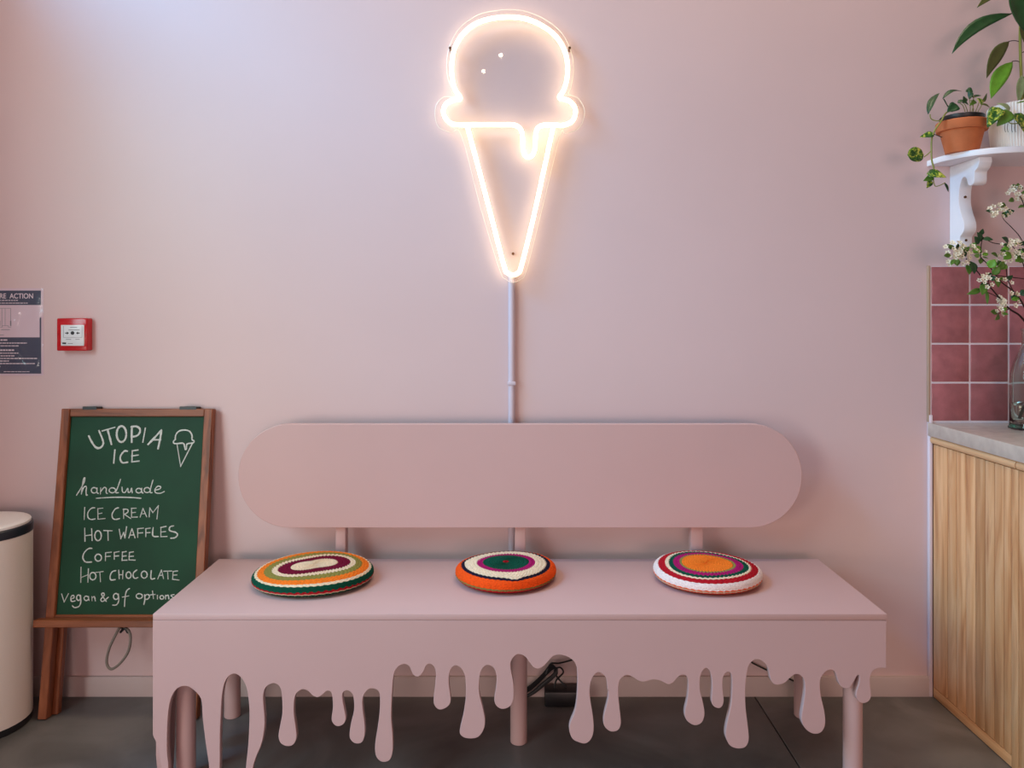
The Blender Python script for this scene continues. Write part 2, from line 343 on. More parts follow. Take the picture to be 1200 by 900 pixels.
front = [(BX0, ZB-.0172)]+[(max(a, BX0), b) for a, b in Dm]+[(BX1, .334), (BX1+.002, .332), (BX1+.002, ZB-.0172)]
prism('front_apron', front, lambda a, b: Vector((a, Y1, b)), (0, .018, 0), M_bench, bench, .0012)
# side aprons: the drips go on round the ends
def side(x, dx, prof):
    pr = [(p.x, p.y) for p in catmull([(a, b, 0) for a, b in prof], 4)]
    prism('side_apron', [(Y1+.0185, ZB-.0172)]+pr+[(Y2, ZB-.0172)], lambda a, b: Vector((x, a, b)), (dx, 0, 0), M_bench, bench)
side(BX0, .018, [(Y1+.0185,.10),(2.02,.04),(2.045,.01),(2.07,.03),(2.082,.12),(2.088,.22),(2.105,.26),(2.13,.25),(2.15,.18),(2.165,.12),(2.19,.11),(2.205,.15),(2.21,.24),(2.235,.31),(2.27,.30),(2.285,.22),(2.31,.17),(2.335,.21),(2.345,.30),(2.375,.34),(2.40,.32),(2.42,.30),(Y2,.31)])
side(BX1-.014, .018, [(Y1+.0185,.335),(2.03,.34),(2.06,.33),(2.08,.30),(2.10,.26),(2.125,.25),(2.145,.28),(2.16,.33),(2.19,.345),(2.22,.32),(2.24,.27),(2.26,.25),(2.285,.28),(2.30,.33),(2.34,.35),(2.38,.33),(2.41,.32),(Y2,.33)])
for x, y in ((-.872, 2.055), (-.872, 2.395), (.905, 2.04), (.905, 2.395), (.0195, 2.25)):
    r = .0245
    lathe('leg', [(r-.002, 0), (r, .002), (r, ZB-.017)], (x, y, 0), M_bench, bench, 32)
st = []
bx0, bx1, bz0, bz1, by = -.858, .909, .583, .9085, 2.405
rr = (bz1-bz0)/2; zc = (bz0+bz1)/2
for k in range(33): a = -PI/2+PI*k/32; st.append((bx1-rr+rr*math.cos(a), zc+rr*math.sin(a)))
for k in range(33): a = PI/2+PI*k/32; st.append((bx0+rr+rr*math.cos(a), zc+rr*math.sin(a)))
prism('backrest', st, lambda a, b: Vector((a, by, b)), (0, .022, 0), M_bench, bench, .002)
for x0, x1 in ((-.5575, -.5265), (.009, .0425), (.566, .603)):
    box('back_support', x0, x1, by+.022, by+.062, .30, .86, M_bench, bench, .002)

# ------------------------------------------------------------------ crocheted cushions
YARN = {}
def yarn(key, *c):
    YARN[key] = mat('yarn_'+key, srgb(*c), .85, .15, noise=.16, nscale=240, bump=.5, bscale=500, sheen=.0)
yarn('cream', 232, 208, 180); yarn('maroon', 112, 12, 48); yarn('olive', 138, 130, 66); yarn('orange', 238, 122, 36)
yarn('green', 8, 76, 58); yarn('red', 176, 20, 36); yarn('navy', 28, 22, 44); yarn('magenta', 164, 20, 96)
yarn('deep_orange', 236, 84, 22); yarn('white', 236, 216, 212); yarn('beige', 206, 170, 146); yarn('khaki', 142, 120, 66); yarn('vermilion', 214, 50, 26)
def cushion(label, c, Rr, h, bands, warp):
    t = thing('crochet_cushion', label, 'cushion', c, 'crocheted cushions on the pink bench')
    N = 396
    def pos(phi, th, lift):
        s, co = math.sin(phi), math.cos(phi)
        wob = 1+.018*math.sin(2*th+c[0]*9)+.012*math.sin(3*th+c[0]*5)
        z = h*.42*(1+co**.55*1.38) if co > 0 else h*.42*(1-abs(co)**.8)
        if co < 0: s = s**.38
        z *= 1+.06*math.sin(th*2+c[0]*4)*s*s
        n = Vector((s*math.cos(th), s*math.sin(th), co*1.6)).normalized()
        p = Vector((c[0]+Rr*wob*s*math.cos(th), c[1]+Rr*wob*s*math.sin(th), c[2]+.001+z))+n*lift
        p.z = max(p.z, c[2]+.0004); return p
    prev = lambda th: 0.0
    for i, (key, edge) in enumerate(bands):
        if edge is None: cur = lambda th: PI
        else:
            base = math.asin(edge) if edge <= 1 else PI/2+math.acos(max(-1, min(1, 1-(edge-1))))*0+ (edge-1)*PI/2
            def cur(th, base=base, i=i):
                return base*(1+warp(i, th))+(.026 if i else .01)*((th*54/(2*PI)) % 1 > .5)
        a, b = prev, cur
        mid = b(0)-a(0)
        rows = max(1, int(round(mid*Rr/.0075))) if edge is not None else 12
        K = rows*3
        V, Fc = [], []
        for q in range(K+1):
            f = q/K
            for k in range(N):
                th = 2*PI*k/N
                phi = a(th)*(1-f)+b(th)*f
                st_ = .5+.5*math.cos(th*54+(q//3 % 2)*PI)
                row = math.sin(PI*((q % 3)/3.0)) if q < K else 0
                V.append(pos(min(max(phi, .004), PI-.004), th, .0036*row*(.12+.88*st_)+.0003*R.random()))
        for q in range(K):
            for k in range(N): Fc.append((q*N+k, q*N+(k+1) % N, (q+1)*N+(k+1) % N, (q+1)*N+k))
        if i == 0: Fc.append(tuple(range(N))[::-1])
        if edge is None: Fc.append(tuple(K*N+k for k in range(N)))
        obj('crochet_band', V, Fc, YARN[key], t, True)
        prev = cur
    return t
def w1(i, th):
    a = [.34,.24,.17,.10,.05,.02,.01,0,0,0,0][i]; return a*math.cos(2*(th-.55))+.10*a*math.cos(th-.5)
def w2(i, th):
    a = [0,.03,.03,.02,.01,.0,0,0,0][i]; d = ((th+1.35+PI) % (2*PI))-PI; e = ((th-2.9+PI) % (2*PI))-PI
    return a*math.cos(2*th)+(.13*math.exp(-(d/.16)**2) if i == 3 else 0)+(.07*math.exp(-(d/.2)**2) if i == 4 else 0)+(.05*math.exp(-(e/.2)**2) if i in (3,4) else 0)
def w3(i, th):
    a = [.02,.02,.03,.04,.03,.01,0,0,0,0][i]; return a*math.cos(3*th+.8)
cushion('round crocheted cushion with cream and maroon oval centre and dark green edge', (-.578, 2.245, ZB), .167, .044,
    [('cream',.30),('maroon',.50),('cream',.61),('olive',.76),('orange',.90),('cream',.955),('green',1.0),('red',1.08),('beige',1.16),('green',None)], w1)
cushion('round crocheted cushion with dark green centre, cream ring and orange side', (-.018, 2.262, ZB), .146, .046,
    [('red',.06),('green',.44),('magenta',.56),('cream',.80),('navy',.88),('deep_orange',1.03),('khaki',1.17),('red',None)], w2)
cushion('round crocheted cushion with orange centre and white side over vermilion', (.573, 2.262, ZB), .156, .044,
    [('orange',.47),('olive',.51),('magenta',.64),('green',.73),('cream',.79),('red',.92),('white',1.01),('deep_orange',1.06),('beige',1.2),('vermilion',None)], w3)

# ------------------------------------------------------------------ neon ice cream sign
SY = WY-.034
def sg(x, y): return (500+x/2.647, y/2.647)
def sp(x, y, d=SY): u, v = sg(x, y); return P(u, v, d)
sign = thing('neon_sign', 'glowing warm white ice cream cone neon sign on the pink wall', 'neon sign', P(601, 200, WY-.001))
scoop = [(105,305),(88,278),(79,240),(78,200),(86,152),(112,106),(152,74),(200,58),(258,53),(312,60),(362,82),(402,114),(427,155),(437,200),(435,245),(424,282),(412,303),(440,312),(459,332),(461,355),(450,377),(425,388),(395,388),(365,388),(345,397),(338,420),(336,460),(328,481),(316,487),(304,481),(299,458),(297,420),(290,399),(272,388),(240,387),(150,387),(100,387),(75,383),(57,364),(52,342),(61,322),(82,311)]
tube('neon_tube', catmull([sp(*p) for p in scoop], 5, True), .0072, M_neon, sign, 10, True)
cone = [(127,396),(165,537),(205,690),(240,825),(250,846),(268,853),(284,846),(294,825),(330,680),(362,535),(392,396)]
tube('neon_tube', catmull([sp(*p) for p in cone], 6), .0072, M_neon, sign, 10)
back = [(92,300),(68,250),(62,200),(72,140),(105,84),(160,46),(210,34),(258,30),(310,36),(370,62),(420,104),(448,160),(456,215),(448,270),(440,292),(470,305),(488,335),(488,365),(470,400),(430,415),(414,420),(360,640),(310,836),(292,866),(268,876),(245,866),(226,836),(166,640),(108,420),(75,412),(38,395),(26,360),(30,325),(55,300)]
bp = [(p.x, p.y) for p in catmull([(a, b, 0) for a, b in back], 4, True)]
prism('acrylic_backing', bp, lambda a, b: sp(a, b, SY+.0075), (0, .004, 0), M_acryl, sign)
tube('edge_gleam', [sp(a, b, SY+.0085) for a, b in bp], .0011, M_pedge, sign, 6, True)  # thin pale line added for the lit look of the acrylic rim
for x, y in ((73,150), (443,150), (268,787)):
    p = sp(x, y, SY+.007)
    V, Fc = tube_data([p+Vector((0,-.006,0)), p+Vector((0,-.001,0)), p+Vector((0,-.001,0)), (p.x, WY, p.z)], [.0042,.0046,.0032,.0032], 12)
    obj('standoff_bolt', V, Fc, M_metal, sign)
cd = thing('cable_conduit', 'slim pale conduit pipe running down the wall from the neon sign', 'conduit', (0, WY-.012, .25))
cx = -.001
tube('pipe', [(cx, WY-.0115, .25), (cx, WY-.0115, .8), (cx, WY-.0115, 1.384)], .0112, M_cond, cd, 16)
for z in (.42, 1.02): box('pipe_clip', cx-.0135, cx+.0135, WY-.0245, WY, z, z+.012, M_cond, cd, .002)

# black adapter and cords below the bench
ad = thing('power_adapter', 'black power adapter with bundled cords on the floor under the bench', 'power adapter', (.16, 2.47, 0))
box('adapter_body', .105, .235, 2.445, 2.505, 0, .048, M_black, ad, .005)
pts = [P(644,806,2.47), P(648,795,2.475), P(657,782,2.48), P(652,788,2.49), P(660,800,2.485), P(668,806,2.47)]
tube('cord', catmull([P(650,806,2.47), P(652,797,2.475), P(660,788,2.48), P(656,782,2.485), P(650,786,2.49), P(654,795,2.49), P(664,805,2.475)], 6), .003, M_black, ad, 6)
for k in range(4):
    o = k*1.6
    tube('cord', catmull([P(610,815-o,2.49), P(622,808-o,2.495), P(636,795-o,2.495), P(646,785-o*1.3,2.49), P(653,783+o,2.485), P(648,790+o,2.48), P(636,800+o,2.48), P(622,812+o*.6,2.48), P(607,818+o*.2,2.485)], 5), .0028, M_black, ad, 6)
tube('cord', catmull([P(640,790,2.49), P(645,778,2.495), P(655,777,2.5), P(668,774,2.505), P(690,768,2.515), P(760,762,2.52), P(860,764,2.52), P(882,777,2.52), P(905,788,2.52), P(934,800,2.51), P(950,815,2.515)], 6), .0028, M_black, ad, 6)

# ------------------------------------------------------------------ chalkboard easel
K1 = .127/.946
def YB(z, off=0): return 2.363+K1*z+off
def PB(u, v, off=0):
    k = (v-CV)/F; y = (2.363+K1*CH+off)/(1+K1*k); return P(u, v, y)
LN = math.sqrt(1+K1*K1); nb = Vector((0, -1, K1))/LN; ub = Vector((0, K1, 1))/LN
cb = thing('chalkboard_easel', 'green chalkboard menu in a reddish brown wooden easel frame', 'chalkboard', (-1.216, 2.40, 0))
def slant(name, x0, x1, s0, s1, d0, d1, m, bev=.002):
    """box on the leaning board: x across, s along the slope, d depth behind the front plane"""
    bm = box_bm(x0, x1, d0, d1, s0, s1, bev, 1); o = Vector((0, 2.363, 0))
    for v in bm.verts: c = v.co.copy(); v.co = Vector((c.x, 0, 0))+o-nb*c.y+ub*c.z
    return autosmooth(bmobj(name, bm, m, cb))
XA, XB = -1.461, -.971
slant('stile', XA, XA+.027, .004, .954, 0, .03, M_dkwood); slant('stile', XB-.027, XB, .004, .954, 0, .03, M_dkwood)
slant('top_rail', XA+.0275, XB-.0275, .929, .954, .002, .03, M_dkwoodh); slant('bottom_rail', XA+.0275, XB-.0275, .285, .312, .002, .03, M_dkwoodh)
slant('board_panel', XA+.0265, XB-.0265, .305, .935, .012, .02, M_board, 0)
slant('ledge', XA-.017, XB+.035, .284, .305, -.035, .0, M_dkwoodh)
for x in (XA+.021, XB-.042): slant('rear_leg', x, x+.021, .006, .954, .034, .056, M_dkwood)
for u0, u1 in ((95, 112), (209, 229)):
    slant('hinge', (u0-600)*2.485/F, (u1-600)*2.485/F, .95, .9615, .002, .052, M_black, .001)
lp = catmull([PB(142,735,-.004), PB(150,738,-.006), PB(153,748,-.01), PB(150,764,-.012), (PB(140,778,-.012)), PB(130,784,-.01), PB(125,776,-.008), PB(128,760,-.006), PB(135,745,-.004), PB(141,734,-.004)], 6)
tube('cable_loop', lp, .0040, M_cable, cb, 8)
kn = catmull([PB(139,733,.004), PB(144,737,-.008), PB(141,741,.0), PB(147,736,-.006), PB(150,741,-.004), PB(145,733,.002)], 4)
tube('cable_knot', kn, .0042, M_black, cb, 6)
def el(cx, cy, rx, ry, n=14): return [(cx+rx*math.cos(2*PI*k/n+1.2), cy+ry*math.sin(2*PI*k/n+1.2)) for k in range(n+1)]
CHO = -.0105                                         # just proud of the panel face (which lies .012 behind the frame front)
def chalk(name, strokes, conv, wpx, smooth=True):
    V, Fc = [], []
    for s in strokes:
        pp = [conv(*p) for p in s]
        if len(pp) > 2 and smooth: pp = [(q.x, q.y) for q in catmull([(a, b, 0) for a, b in pp], 4)]
        pw = [PB(a, b, .0116) for a, b in pp]
        L = len(pw); n0 = len(V)
        for i in range(L):
            t = (pw[min(i+1,L-1)]-pw[max(i-1,0)]).normalized(); sdv = t.cross(nb)
            hw = wpx*.5*2.45/F*(.8+.4*R.random())
            if i == 0: base = pw[i]-t*hw*.7
            elif i == L-1: base = pw[i]+t*hw*.7
            else: base = pw[i]
            jit = .75 if i in (0, L-1) else 1
            V += [base+sdv*hw*jit, base-sdv*hw*jit, base+sdv*hw*jit*.5+nb*.0007, base-sdv*hw*jit*.5+nb*.0007]
        for i in range(L-1):
            a = n0+i*4; b = a+4
            Fc += [(a, b, b+2, a+2), (a+2, b+2, b+3, a+3), (a+3, b+3, b+1, a+1)]
    return obj(name, V, Fc, M_chalk, cb)
cA = lambda x, y: (85+x/7.5, 485+y/7.5); cB = lambda x, y: (60+x/6.925, 590+y/6.925)
def L_(*ss): return [list(s) for s in ss]
chalk('chalk_lettering', L_([(143,195),(165,240),(195,285),(225,302),(255,290),(270,260),(262,220),(232,148)], [(262,150),(372,118)], [(308,140),(325,200),(342,268)], el(430,178,42,70),
    [(522,110),(520,180),(520,248)], [(515,115),(560,110),(590,130),(592,160),(570,190),(528,202)], [(640,125),(618,248)], [(665,268),(720,210),(782,142)], [(782,142),(770,220),(752,305)], [(705,228),(775,228)]), cA, 2.3)
chalk('chalk_lettering', L_([(372,318),(362,432)], [(482,328),(455,328),(425,365),(420,400),(440,430),(485,425)], [(525,325),(522,422)], [(525,325),(575,318)], [(522,370),(578,362)], [(522,422),(585,415)]), cA, 2.0)
chalk('chalk_drawing', L_([(905,225),(888,240),(890,258),(915,262),(950,258),(975,260),(985,285),(990,312),(1000,310),(1002,280),(1012,262),(1060,255),(1068,238),(1050,225),(1050,190),(1030,155),(990,142),(940,150),(910,180),(903,215),(905,225)], [(918,265),(950,462)], [(950,462),(1052,262)]), cA, 1.6)
chalk('chalk_lettering', L_([(35,715),(70,660),(102,600),(108,560),(95,580),(84,650),(78,705)], [(80,690),(100,645),(122,640),(119,680),(122,715),(132,712)], el(190,672,25,24), [(215,650),(215,690),(228,700)], [(248,650),(245,705)], [(247,685),(275,648),(296,655),(295,690),(306,700)],
    el(350,672,28,22), [(422,575),(400,640),(380,690),(405,692)], [(435,645),(440,685),(462,690),(485,655),(490,690),(508,685),(518,652),(525,695)], el(582,675,24,20), [(608,654),(610,692),(622,695)], el(655,670,26,22), [(708,580),(690,640),(682,690),(700,692)], [(722,672),(765,660),(775,642),(750,636),(724,665),(732,693),(770,698),(808,682)]), cA, 1.3)
chalk('chalk_underline', L_([(208,742),(300,736),(400,733),(510,735),(602,742)]), cA, 1.3)
chalk('chalk_lettering', L_([(272,32),(268,130)], [(355,35),(325,40),(298,75),(300,115),(325,130),(358,125)], [(378,42),(380,128)], [(378,42),(420,38)], [(380,85),(412,78)], [(380,128),(438,122)], [(548,35),(520,45),(495,85),(500,120),(525,130),(555,122)],
    [(588,45),(588,122)], [(585,48),(618,48),(622,70),(594,88)], [(594,88),(645,122)], [(652,40),(652,112)], [(652,40),(690,38)], [(652,76),(685,72)], [(652,112),(700,110)], [(722,110),(745,40)], [(745,40),(775,108)], [(730,85),(765,82)], [(795,108),(800,35)], [(800,35),(825,75)], [(825,75),(870,18)], [(870,18),(858,125)]), cB, 1.35)
chalk('chalk_lettering', L_([(272,200),(274,305)], [(328,205),(332,300)], [(274,262),(330,255)], el(380,262,26,40), [(428,220),(495,222)], [(460,222),(462,298)], [(552,210),(565,285)], [(565,285),(588,235)], [(588,235),(598,280)], [(598,280),(612,190)], [(630,280),(655,205)], [(655,205),(680,278)], [(638,258),(672,255)],
    [(702,205),(702,275)], [(702,205),(750,200)], [(702,240),(742,238)], [(768,205),(768,270)], [(768,205),(805,200)], [(768,238),(802,236)], [(828,195),(825,262),(870,268)], [(890,195),(890,270)], [(890,195),(932,186)], [(890,232),(928,228)], [(890,270),(940,268)], [(995,182),(965,190),(962,220),(1010,235),(1025,255),(1005,278),(970,282)]), cB, 1.5)
chalk('chalk_lettering', L_([(332,365),(300,368),(265,405),(258,445),(280,475),(330,475)], el(382,440,26,28), [(442,400),(440,465)], [(442,400),(488,395)], [(440,432),(480,428)], [(512,398),(512,452)], [(512,398),(552,390)], [(512,428),(548,425)], [(578,395),(575,462)], [(578,395),(610,390)], [(578,428),(608,425)], [(575,462),(615,460)],
    [(635,398),(632,458)], [(635,398),(668,392)], [(632,430),(668,428)], [(632,458),(682,460)]), cB, 1.5)
chalk('chalk_lettering', L_([(242,518),(240,640)], [(302,530),(298,638)], [(240,602),(300,578)], el(338,590,25,30), [(362,560),(422,552)], [(395,558),(400,635)], [(525,545),(495,555),(478,590),(485,620),(520,618)], [(548,542),(552,610)], [(582,545),(580,612)], [(550,578),(580,578)], el(628,582,20,26), [(695,540),(670,560),(665,590),(680,608),(705,600)], el(755,578,24,28),
    [(812,545),(810,610),(842,608)], [(865,612),(895,540)], [(895,540),(912,610)], [(875,585),(905,582)], [(915,550),(978,548)], [(945,550),(948,612)], [(990,552),(985,615)], [(990,552),(1025,548)], [(988,582),(1020,580)], [(985,615),(1038,622)]), cB, 1.4)
chalk('chalk_lettering', L_([(85,735),(105,800)], [(105,800),(140,732)], [(158,775),(185,765),(180,745),(160,760),(165,795),(195,790)], el(222,765,16,22), [(238,745),(240,800),(225,835),(190,845),(172,830)], el(285,770,18,18), [(302,755),(308,788)], [(330,755),(332,790)], [(332,768),(350,755),(358,790)],
    [(465,760),(420,795),(402,780),(430,745),(425,728),(408,735),(425,765),(448,795)], el(525,755,20,24), [(545,735),(548,790),(530,822),(500,825)], [(636,690),(612,710),(600,760),(595,835)], [(578,760),(630,750)], el(715,752,25,20), [(758,740),(760,780),(752,820)], [(758,752),(780,738),(798,752),(785,775),(762,778)],
    [(822,710),(830,772)], [(805,742),(845,738)], [(862,745),(862,775)], el(898,762,15,15), [(928,745),(928,775)], [(928,755),(948,745),(955,775)], [(998,740),(972,745),(985,760),(995,772),(970,778)]), cB, 1.35)

# ------------------------------------------------------------------ waste bin
bn = thing('waste_bin', 'cream waste bin with a dark rim beside the chalkboard at the left', 'bin', (-1.68, 2.341, 0))
def stadium(x0, x1, yc, r, n=20):
    o = []
    for k in range(n+1): a = -PI/2+PI*k/n; o.append((x1-r+r*math.cos(a), yc+r*math.sin(a)))
    for k in range(n+1): a = PI/2+PI*k/n; o.append((x0+r+r*math.cos(a), yc+r*math.sin(a)))
    return o
def loft(name, layers, m, parent):
    V, Fc = [], []; n = len(stadium(0, 1, 0, .1))
    for ins, z in layers:
        V += [(a, b, z) for a, b in stadium(-1.888+ins, -1.482-ins, 2.341, .13-ins)]
    for i in range(len(layers)-1):
        for k in range(n): Fc.append((i*n+k, i*n+(k+1) % n, (i+1)*n+(k+1) % n, (i+1)*n+k))
    Fc.append(tuple(range(n))[::-1]); Fc.append(tuple((len(layers)-1)*n+k for k in range(n)))
    return autosmooth(obj(name, V, Fc, m, parent), 40)
loft('base', [(.004,0),(.001,.003),(.001,.022)], M_black, bn)
loft('body', [(.0,.022),(0,.583)], M_cream, bn)
loft('rim', [(-.001,.583),(-.001,.606),(.002,.610),(.006,.611)], M_navy, bn)
loft('lid', [(.005,.611),(.005,.617),(.008,.620),(.03,.6225),(.10,.6235)], M_lid, bn)

# ------------------------------------------------------------------ fire action notice and call point
def text_mesh(name, s, size, loc, m, parent, ext=.0002):
    c = bpy.data.curves.new(name, 'FONT'); c.body = s; c.size = size; c.extrude = ext; c.align_x = 'CENTER'; c.align_y = 'CENTER'; c.offset = size*.012
    o = bpy.data.objects.new(name, c); COL.objects.link(o)
    dg = bpy.context.evaluated_depsgraph_get(); me = bpy.data.meshes.new_from_object(o.evaluated_get(dg))
    bpy.data.objects.remove(o)
    me.transform(Matrix.Rotation(PI/2, 4, 'X') @ Matrix.Scale(.87, 4, (1, 0, 0))); me.materials.clear(); me.materials.append(m)
    q = bpy.data.objects.new(name, me); COL.objects.link(q); q.parent = parent
    q.location = Vector(loc)-ORG[parent]; return q
k = WY/F
nx1 = (51-600)*k; nx0 = nx1-.210; nz1 = CH-(338-CV)*k; nz0 = CH-(440-CV)*k
no = thing('fire_notice', 'laminated navy and pale fire action notice on the wall at the left edge', 'notice', ((nx0+nx1)/2, WY, nz0))
box('paper_sheet', nx0+.004, nx1-.004, WY-.0022, WY-.0012, nz0+.004, nz1-.004, M_sheet, no)
def pz(v): return CH-(v-CV)*k
def px(u): return (u-600)*k
yf = WY-.0022
boxes('printed_band', [(nx0+.01, px(48.5), yf-.0002, yf, pz(357.5), pz(340.5))], M_sheetb, no)
boxes('printed_band', [(nx0+.01, px(48.8), yf-.0002, yf, pz(437.8), pz(395.3)), (px(47), px(48.8), yf-.0002, yf, pz(395.3), pz(372))], M_sheetb, no)
text_mesh('title_lettering', 'FIRE  ACTION', .0235, (px(17.2), yf-.0004, pz(347.2)), M_white2, no)
def words(name, lines, m, parent, y, uscale=1):
    L = []
    for (u0, u1, v, hpx) in lines:
        u = u0
        while u < u1-.8:
            ww = min(R.uniform(1.6, 4.6), u1-u); L.append((px(u), px(u+ww), y-.0002, y, pz(v+hpx/2), pz(v-hpx/2))); u += ww+.7
    return boxes(name, L, m, parent, 'stuff')
words('small_print', [(-10,22,352,.9),(-14,33,355.2,.9)], M_white2, no, yf-.0002)
words('small_print', [(-18,9.3,398.4,1.6),(-18,32,402,1.1),(-18,23,405.3,1.1),(-18,17,410.3,1.7),(-18,22,413.8,1.1),(-18,19,417,1.1),(-18,44,420,1.1),(-18,11,423,1.1),(-18,42,426,1.1),(-18,1,429.5,1.1),(5,36,435.5,.7)], M_white2, no, yf-.0002)
D_ = []
for u0, u1, v0, v1 in ((-4,-3.5,361.5,381),(2.5,3,361.5,381.5),(6.3,6.8,361.5,381.5),(12.8,13.3,361.5,381),(-4,13.3,361,361.5),(3,10,381.4,381.9),(-.2,.8,376,382),(12.3,13.8,376,382),(0,3,383,383.5),(10.5,13.5,383,383.5),(3,3.5,381.5,383.5),(10,10.5,381.5,383.5),(2,12,386,386.8),(-14,5,392.2,393)):
    D_.append((px(u0), px(u1), yf-.0002, yf, pz(v1), pz(v0)))
boxes('line_drawing', D_, M_printg, no, 'stuff')
# laminate pouch: a slightly buckled clear film
V, Fc = [], []; NX, NZ = 28, 40
for j in range(NZ+1):
    for i in range(NX+1):
        fx, fz = i/NX, j/NZ; e = min(1, 8*min(fx, 1-fx), 8*min(fz, 1-fz))
        b = .0022*e*(1+math.sin(7*fx+9*fz)*math.cos(5*fz-6*fx+1)+.5*math.sin(19*fx-13*fz))
        V.append((nx0+(nx1-nx0)*fx, WY-.0032-max(0, b), nz0+(nz1-nz0)*fz))
for j in range(NZ):
    for i in range(NX): a = j*(NX+1)+i; Fc.append((a, a+1, a+NX+2, a+NX+1))
obj('laminate_film', V, Fc, M_lam, no, True)
boxes('backing_sheet', [(nx0, nx1, WY-.0012, WY, nz0, nz1)], M_sheet, no)

cy = WY-.034; kc = cy/F
cpx = lambda u: (u-600)*kc
cpz = lambda v: CH-(v-CV)*kc
cp = thing('fire_call_point', 'red wall fire alarm call point with white panel near the notice', 'fire alarm', (cpx(84), WY, cpz(392)))
a0, a1, b0, b1 = cpx(66.2), cpx(102), cpz(411.2), cpz(373)
box('housing', a0, a1, cy, WY, b0, b1, M_red, cp, .004, 3)
i0, i1, j0, j1 = cpx(72), cpx(99), cpz(405.2), cpz(380.8)
fr = []
box('window_frame', i0-.004, i1+.004, cy-.002, cy+.001, j0-.004, j1+.004, M_red, cp, .001)
box('press_panel', i0, i1, cy-.0032, cy, j0, j1, M_label, cp, .0008)
ye = cy-.0032
def arrow(cu, cv, s):
    pts = [(-2.1*s,-.6),(0,-.6),(0,-1.8),(2.1*s,0),(0,1.8),(0,.6),(-2.1*s,.6)]
    return prism('arrow_mark', pts, lambda a, b: Vector((cpx(cu+a), ye-.0004, cpz(cv+b))), (0,.0004,0), M_print, cp)
arrow(79.2, 390.3, 1); arrow(92, 390.3, -1)
prism('dot_mark', [(2.2*math.cos(2*PI*q/20), 2.1*math.sin(2*PI*q/20)) for q in range(20)], lambda a, b: Vector((cpx(85.6+a), ye-.0004, cpz(390.2+b))), (0,.0004,0), M_print, cp)
boxes('panel_outline', [(cpx(75),cpx(96.8),ye-.0003,ye,cpz(395.5),cpz(395.1)),(cpx(74.8),cpx(75.2),ye-.0003,ye,cpz(395.5),cpz(382)),(cpx(96.6),cpx(97),ye-.0003,ye,cpz(395.5),cpz(382))], M_printg, cp)
boxes('fine_print', [(cpx(83),cpx(91),ye-.0003,ye,cpz(384),cpz(383.2)),(cpx(81),cpx(94),ye-.0003,ye,cpz(387),cpz(386.2)),(cpx(78),cpx(84),ye-.0003,ye,cpz(398),cpz(397.3)),(cpx(89),cpx(94),ye-.0003,ye,cpz(398),cpz(397.3)),(cpx(80),cpx(86),ye-.0003,ye,cpz(403),cpz(402.2))], M_printg, cp, 'stuff')
boxes('maker_mark', [(cpx(73.8),cpx(78.2),ye-.0003,ye,cpz(403.2),cpz(401.4))], M_print, cp)
for u in (68.3, 101): lathe('latch', [(.003,0),(.003,.001)], (cpx(u), cy-.001, cpz(392)), M_black, cp, 12)

# ------------------------------------------------------------------ counter
CXF = 1.376
cab = thing('cabinet', 'light oak cabinet front of narrow vertical planks meeting the pink wall', 'cabinet', (1.7, 2.3, 0))
box('carcass', CXF+.018, 2.0, 2.088, 2.511, 0.002, .852, M_oak, cab)
ys = [2.511, 2.428, 2.38, 2.33, 2.282, 2.236, 2.192, 2.15, 2.118]
for a, b in zip(ys[:-1], ys[1:]):
    o = box('plank', CXF, CXF+.018, b+.0008, a-.0008, .035, .828, M_oak, cab, .0035, 2)
box('bottom_rail', CXF+.001, CXF+.018, 2.118, 2.511, .002, .034, M_oakh, cab, .002)
box('end_stile', CXF, CXF+.018, 2.088, 2.117, .002, .828, M_oak, cab, .002)
prism('top_moulding', [(0,0),(-.006,.003),(-.009,.009),(-.009,.016),(-.005,.022),(0,.024)], lambda a, b: Vector((CXF+a, 2.088, .829+b)), (0, .423, 0), M_oakh, cab)
cab2 = thing('cabinet', 'light oak cabinet at the right edge of the photo with plain stile', 'cabinet', (1.7, 1.8, 0))
box('carcass', CXF+.018, 2.0, 1.5, 2.084, 0.002, .852, M_oak, cab2)
box('side_stile', CXF, CXF+.018, 2.02, 2.085, .002, .828, M_oak, cab2, .002)
yy = 2.019
while yy > 1.52:
    box('plank', CXF, CXF+.018, yy-.049, yy-.001, .035, .828, M_oak, cab2, .0035, 2); yy -= .05
box('bottom_rail', CXF+.001, CXF+.018, 1.5, 2.019, .002, .034, M_oakh, cab2, .002)
prism('top_moulding', [(0,0),(-.006,.003),(-.009,.009),(-.009,.016),(-.005,.022),(0,.024)], lambda a, b: Vector((CXF+a, 1.5, .829+b)), (0, .584, 0), M_oakh, cab2)
wt = box('worktop', 1.3635, 2.02, 1.48, WY-.0075, .8535, .897, M_top, None, .0025)
wt['label'] = 'grey concrete worktop on the oak cabinets below the pink tiles'; wt['category'] = 'worktop'

